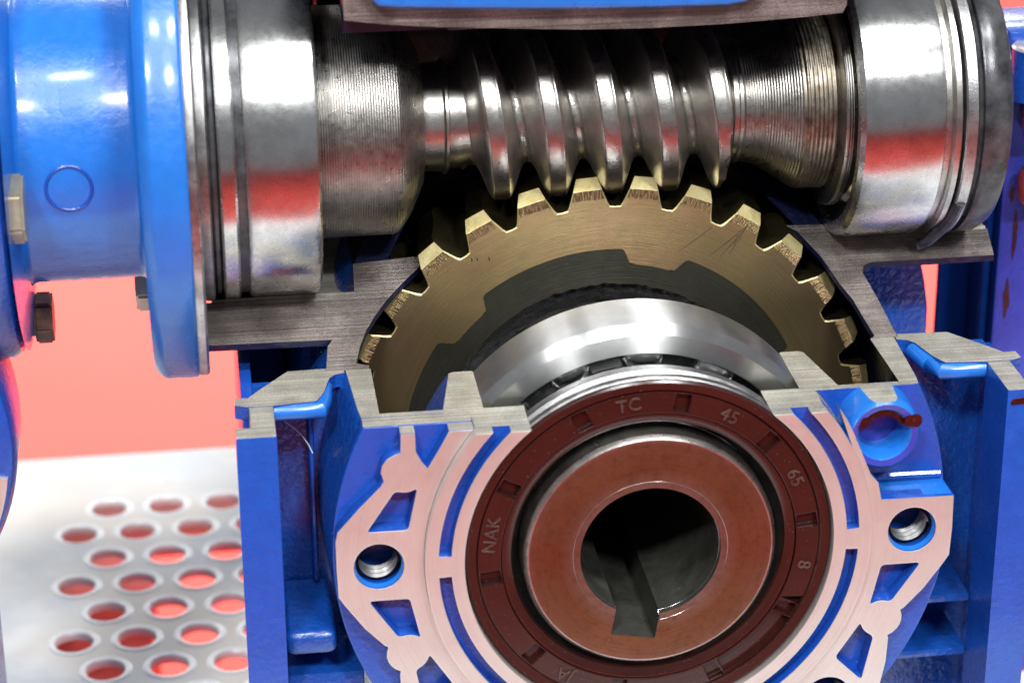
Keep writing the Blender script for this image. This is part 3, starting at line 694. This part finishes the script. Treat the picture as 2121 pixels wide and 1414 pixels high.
# ================================================================== worm shaft
Ws = thing('worm_shaft', 'horizontal steel shaft with a five-turn spiral worm thread above the bronze wheel', 'worm shaft', (0, AY, AZ))
XC = (AY, AZ)
lathe('turned_journal', [(0.5, -76), (15, -76), (15, -54.4), (20.6, -54.4), (21.1, -53.9), (21.1, -39.6), (20.7, -38.7), (18.0, -36.6), (12.6, -34.0), (10.2, -33.6), (0.5, -33.6)], 'x', XC, ['turned'], Ws, 128, closed=False)
lathe('worm_neck', [(9.9, -33.8), (10.1, -30.2), (10.6, -29.8), (10.6, -29.3), (9.6, -29.0), (9.6, -27.5), (9.2, -26), (9.2, 22), (9.8, 22.6), (10.9, 23.0), (10.9, 23.8), (11.2, 24.0), (11.3, 24.6), (11.0, 25.0)], 'x', XC, ['worm'], Ws, 96, closed=False)
lathe('tapered_journal', [(11.0, 25.0), (11.4, 27.8), (12.2, 29.3), (15.9, 34.6), (16.5, 35.6), (16.5, 35.8), (16.6, 40.6), (16.0, 41.1), (19.6, 41.4), (20.0, 41.8), (20.0, 42.8), (15, 43.2), (15, 66), (0.5, 66)], 'x', XC, ['turned', 'turned_rough'], Ws, 128, closed=False,
      fn=lambda n, c: 1 if 3.5 < c.x < 4.12 else 0)
# thread
pitch = 10.36; x0 = -0.6; rroot = 9.2; rc = 15.85
def rprof(d):
    d = abs((d + pitch / 2) % pitch - pitch / 2)
    c = 1.35; fl = 3.35
    if d < c: return rc - 0.12 * (d / c) ** 4
    if d < c + fl:
        t = (d - c) / fl
        return rc - (rc - rroot) * (0.3 * t + 0.7 * (0.5 - 0.5 * cos(pi * t)))
    return rroot
bm = bmesh.new(); NA = 144; xs = []
hv = [0.7, 1.25, 1.35, 1.5, 1.7, 2.0, 2.3, 2.65, 3.0, 3.4, 3.8, 4.2, 4.55, 4.85]
offs = [-pitch / 2] + [-q for q in reversed(hv)] + [0] + hv
XA, XB = -27.2, 23.4
grid = []
T0 = -3 * NA; T1 = 3 * NA
for i in range(T0, T1 + 1):
    phi = 2 * pi * i / NA        # 0 at near side (-y), increasing downwards
    row = []
    for d in offs + [pitch / 2]:
        x = x0 + pitch * i / NA + d
        r = rprof(d)
        fade = max(0.0, min(1.0, (x - XA) / 2.5)) * max(0.0, min(1.0, (XB - x) / 2.0))
        r = 8.6 + (r - 8.6) * fade
        r += 0.05 * noise.noise(Vector((x * .7, phi * 3, 0)))
        xx = min(max(x, XA - 0.5), XB + 0.5)
        row.append(bm.verts.new(Vector((xx, AY - r * cos(phi), AZ - r * sin(phi))) * S))
    grid.append(row)
for i in range(len(grid) - 1):
    for j in range(len(offs)):
        q = (grid[i][j], grid[i + 1][j], grid[i + 1][j + 1], grid[i][j + 1])
        if all(v.co.x / S <= XA - 0.45 for v in q) or all(v.co.x / S >= XB + 0.45 for v in q): continue
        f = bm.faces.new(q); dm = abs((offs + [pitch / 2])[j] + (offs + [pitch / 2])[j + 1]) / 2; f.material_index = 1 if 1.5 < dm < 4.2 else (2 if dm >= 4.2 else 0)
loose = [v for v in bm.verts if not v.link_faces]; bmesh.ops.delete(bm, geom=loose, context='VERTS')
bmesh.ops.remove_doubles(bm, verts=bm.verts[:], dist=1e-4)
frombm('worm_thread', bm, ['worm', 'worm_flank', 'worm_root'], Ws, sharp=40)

# ================================================================== worm bearings, rings, cap
Lb = thing('roller_bearing', 'wide bright steel bearing ring at the left end of the worm shaft', 'bearing', (-60, AY, AZ))
lathe('outer_ring', [(30.1, -66.7), (30.7, -66.4), (31.1, -65.7), (31.1, -54.9), (30.8, -54.1), (29.9, -53.6), (26, -53.6), (26, -66.7)], 'x', XC, ['ring_x'], Lb, 160)
lathe('inner_ring', [(15.1, -54.6), (20.6, -54.6), (22, -56), (22, -66), (15.1, -66)], 'x', XC, ['steel'], Lb, 96)
lathe('cage', [(22.2, -55.5), (25.8, -54.8), (25.8, -64), (22.2, -64)], 'x', XC, ['black'], Lb, 96)
Rb_ = thing('roller_bearing', 'steel bearing ring at the right end of the worm shaft beside the tapered section', 'bearing', (50, AY, AZ))
lathe('outer_ring', [(23, 42.7), (24.8, 42.7), (25.7, 43.5), (26.05, 45.4), (26.05, 57.2), (25.8, 57.9), (25.0, 58.4), (23, 58.4)], 'x', XC, ['ring_x'], Rb_, 160)
lathe('inner_ring', [(15.1, 43.2), (18.5, 43.2), (20, 44.6), (20, 56), (15.1, 56)], 'x', XC, ['steel'], Rb_, 96)
lathe('cage', [(20.2, 44.6), (22.8, 44.0), (22.8, 54), (20.2, 54)], 'x', XC, ['black'], Rb_, 96)
t = thing('spacer_ring', 'bright narrow steel ring between the left bearing and the dark groove', 'ring', (-69, AY, AZ))
lathe('ring_body', [(22, -71.1), (30.9, -71.1), (31.3, -70.7), (31.3, -68.5), (30.9, -68.1), (22, -68.1)], 'x', XC, ['ring_x'], t, 140)
lathe('groove_ring', [(22, -68.2), (30.2, -68.2), (30.2, -66.6), (22, -66.6)], 'x', XC, ['cap'], t, 120)
t = thing('gasket_ring', 'speckled grey ring against the blue flange left of the bearing', 'ring', (-74, AY, AZ))
lathe('ring_body', [(22, -75.4), (31.0, -75.4), (31.4, -74.0), (31.4, -73.0), (31.0, -72.7), (22, -72.7)], 'x', XC, ['grey_spot'], t, 140)
lathe('dark_groove', [(22, -72.8), (29.6, -72.8), (30.2, -72.2), (30.2, -71.6), (29.6, -71.0), (22, -71.0)], 'x', XC, ['cap'], t, 120)  # dark grey ring lying in the groove
t = thing('shim_ring', 'thin grey washer ring right of the right-hand bearing', 'ring', (59, AY, AZ))
lathe('ring_body', [(20, 58.3), (24.9, 58.3), (24.9, 59.4), (25.6, 59.6), (26.1, 59.9), (26.1, 60.9), (25.6, 61.2), (20, 61.2)], 'x', XC, ['worm'], t, 140)
t = thing('snap_ring', 'dark spotted snap ring with a bent ear beside the black end cap', 'circlip', (61, AY, AZ))
lathe('ring_body', [(21, 61.6), (26.2, 61.6), (26.5, 61.9), (26.5, 63.7), (26.2, 64.0), (21, 64.0)], 'x', XC, ['grey_spot'], t, 140)
tube('ear', [(62.7, 33.9, 49.5), (62.3, 36.5, 45.6), (61.7, 39.5, 42.4), (60.9, 42, 40.0), (60.2, 44.0, 38.0), (59.6, 45.6, 36.9), (58.8, 45.8, 36.7)], 1.15, ['cap'], t, 10)
t = thing('end_cap', 'black round end cap closing the right end of the worm tube', 'cap', (66, AY, AZ))
lathe('cap_body', [(1, 64.3), (25.0, 64.3), (25.4, 64.9), (26.2, 65.1), (26.4, 65.5), (26.2, 68.7), (25.3, 70.3), (23.8, 71.0), (1, 71.0)], 'x', XC, ['cap'], t, 140, closed=False)

# ================================================================== input flange on the left
F = thing('input_flange', 'bright blue round motor flange with cylindrical neck at the left of the gearbox', 'flange', (-90, AY, AZ))
lathe('flange_disc', [(20, -84.2), (43.3, -84.2), (44.5, -83.2), (45.0, -82.4), (45.1, -82.0), (45.1, -76.9), (44.9, -76.5), (44.6, -76.3), (20, -76.3)], 'x', XC, ['blue_bright'], F, 160)
lathe('machined_edge', [(20, -76.32), (44.6, -76.32), (44.8, -76.0), (44.8, -74.9), (44.3, -74.5), (20, -74.5)], 'x', XC, ['grey_spot'], F, 140)
prof = [(38.5, -106.6), (33, -106.0), (29, -105.6), (27.0, -105.3), (26.5, -104.8), (26.3, -104.2)] + [(26.3, -85.9)] + [(26.5, -85.2), (27.0, -84.6), (27.9, -84.25), (31, -84.15)]
lathe('neck', prof, 'x', XC, ['blue_bright'], F, 160, closed=False)
# cast ring mark on the neck
pts = []
for i in range(33):
    a = 2 * pi * i / 32; xx = -96.6 + 3.9 * cos(a); zz = 62.1 + 4.0 * sin(a)
    yy = AY - sqrt(26.3 ** 2 - (zz - AZ) ** 2); pts.append((xx, yy, zz))
tube('cast_ring_mark', pts, 0.32, ['blue'], F, 8)
# ================================================================== far-left flange and bolts
G = thing('motor_flange', 'blue rim of the motor flange at the left edge of the picture', 'flange', (-112, AY, AZ))
lathe('flange_disc', [(20, -106.7), (36.5, -106.7), (38.6, -107.6), (39.6, -109.2), (39.6, -116), (20, -116)], 'x', XC, ['blue'], G, 140)
def hexbolt(name, label, x, y, z, r, hh, mats, mk, roty=15):
    t = thing(name, label, 'bolt', (x, y, z))
    bm = bmesh.new(); bmesh.ops.create_cone(bm, segments=6, radius1=r * S, radius2=r * S, depth=hh * S, cap_ends=True)
    bmesh.ops.bevel(bm, geom=bm.edges[:], offset=0.5 * S, segments=2, affect='EDGES')
    bmesh.ops.transform(bm, verts=bm.verts[:], matrix=Matrix.Translation(Vector((x, y, z)) * S) @ Matrix.Rotation(radians(90), 4, 'Y') @ Matrix.Rotation(radians(roty), 4, 'Z'))
    frombm('bolt_head', bm, [mk], t)
    return t
b = hexbolt('hex_bolt', 'dark rusty hexagon bolt hanging below the blue neck against the red background', -104.4, 56, 27.6, 5.0, 3.4, None, 'bolt_dark', 10)
lathe('bolt_shank', [(0.2, -110), (3.6, -110), (3.6, -106), (0.2, -106)], 'x', (56, 27.8), ['bolt_dark'], b, 24)
b = hexbolt('hex_nut', 'tan hexagon nut at the left edge of the picture in front of the blue neck', -107.2, 25.5, 60.5, 6.2, 6.6, None, 'bolt_tan', 20)
b = hexbolt('hex_nut', 'small tan nut behind the lower left of the bright blue flange', -84.8, 66, 29.0, 5.2, 5.6, None, 'bolt_tan', 5)

# ================================================================== neighbouring gearbox on the left
Nb = thing('neighbour_gearbox', 'blurred blue gearbox flange with pinkish machined face cut off by the left picture edge', 'gearbox', (-150, 30, -80))
lathe('flange_disc', [(1, 26), (38.5, 26), (40.2, 27), (41, 29), (41, 44), (1, 44)], 'y', (-150.3, 15.6), ['blue'], Nb, 120, closed=False)
cx, cz = -150.3, 15.6
prism('machined_face', [arc(39.6, -52, -8, 14, cx, cz) + arc(34.5, -8, -52, 14, cx, cz)], 25.0, 26.3, 'y', ['machined'], Nb, 0.2)
prism('machined_face', [arc(38.0, 16, 28, 6, cx, cz) + arc(30.5, 28, 16, 6, cx, cz)], 25.0, 26.3, 'y', ['machined'], Nb, 0.2)
box('foot', (-185, -118, 30, 60, -80, -20), ['blue'], Nb, 2)

# ================================================================== second machine housing on the right
R = thing('blue_machine_housing', 'tall violet-blue machine housing with chipped red paint marks at the right edge', 'machine housing', (100, 90, -80))
box('housing_column', (86.3, 150, 79, 98, -80, 66.6), ['violet', 'shaded_blue'], R, 1.0, fn=lambda n, c: 1 if n.x < -.9 else 0)
box('housing_side', (80.0, 90.0, 96, 98.5, -80, 60), ['shaded_blue'], R, 0.4)
box('housing_edge', (84.6, 86.2, 82, 84, -80, 62), ['shaded_blue'], R, 0.4)
box('top_rim', (84.8, 150, 77.5, 86, 64.2, 67.6), ['blue'], R, 1.0)
lathe('screw_boss', [(0.3, 66.0), (2.4, 66.0), (2.4, 68), (2.6, 69.6), (5.8, 69.6), (6.3, 69.0), (6.3, 58), (0.3, 58)], 'y', (0, 0), ['machined', 'blue'], R, 40) if False else None
bm = lathe_bm([(1.6, 61), (1.9, 65.2), (2.5, 65.6), (4.6, 65.6), (5.0, 65.2), (5.0, 55), (1.6, 55)], 'y', (0, 0), 40)
for v in bm.verts: v.co = Vector((v.co.x + 8.95, 7.4 + v.co.z * 1.0, v.co.y))
frombm('screw_boss', bm, ['machined', 'blue', 'black'], R, fn=lambda n, c: 0 if n.z > .6 and c.z > 6.5 else (1 if c.z > 5.6 and n.z < .6 else 2))
for z_, nm in ((50.5, 'upper'), (36.5, 'lower')):
    b = hexbolt('hex_screw', f'brownish hexagon screw, the {nm} of two beside the black end cap', 91.0, 74, z_, 4.2, 5, None, 'bolt_dark', 12); b['group'] = 'hexagon screws beside the end cap'
def jag(cx, z0, z1, wd):
    n = 9; L = []; Rr = []
    for i in range(n + 1):
        z = z0 + (z1 - z0) * i / n; k = sin(pi * (i + 0.3) / (n + 0.6)) * wd
        L.append((cx - k * random.uniform(.5, 1), z)); Rr.append((cx + k * random.uniform(.5, 1), z))
    return L + Rr[::-1]
for cx_, a_, b_, w_ in ((89.6, 18.5, 29.5, .75), (88.9, 5.5, 14.5, .95), (88.4, 31, 35, .6)):
    prism('paint_chip', [jag(cx_, a_, b_, w_)], 78.85, 79.1, 'y', ['red_chip'], R)
prism('red_mark', [rnd([(64.6, 22.3), (67.8, 22.5), (67.8, 23.6), (64.8, 23.4)], .4)], 3.9, 4.2, 'y', ['red_chip'], H)
for o_ in (Lb, Rb_): o_['group'] = 'bearings on the worm shaft'
print('objects', len(bpy.data.objects), 'tris', sum(len(o.data.polygons) for o in bpy.data.objects if o.type == 'MESH'))
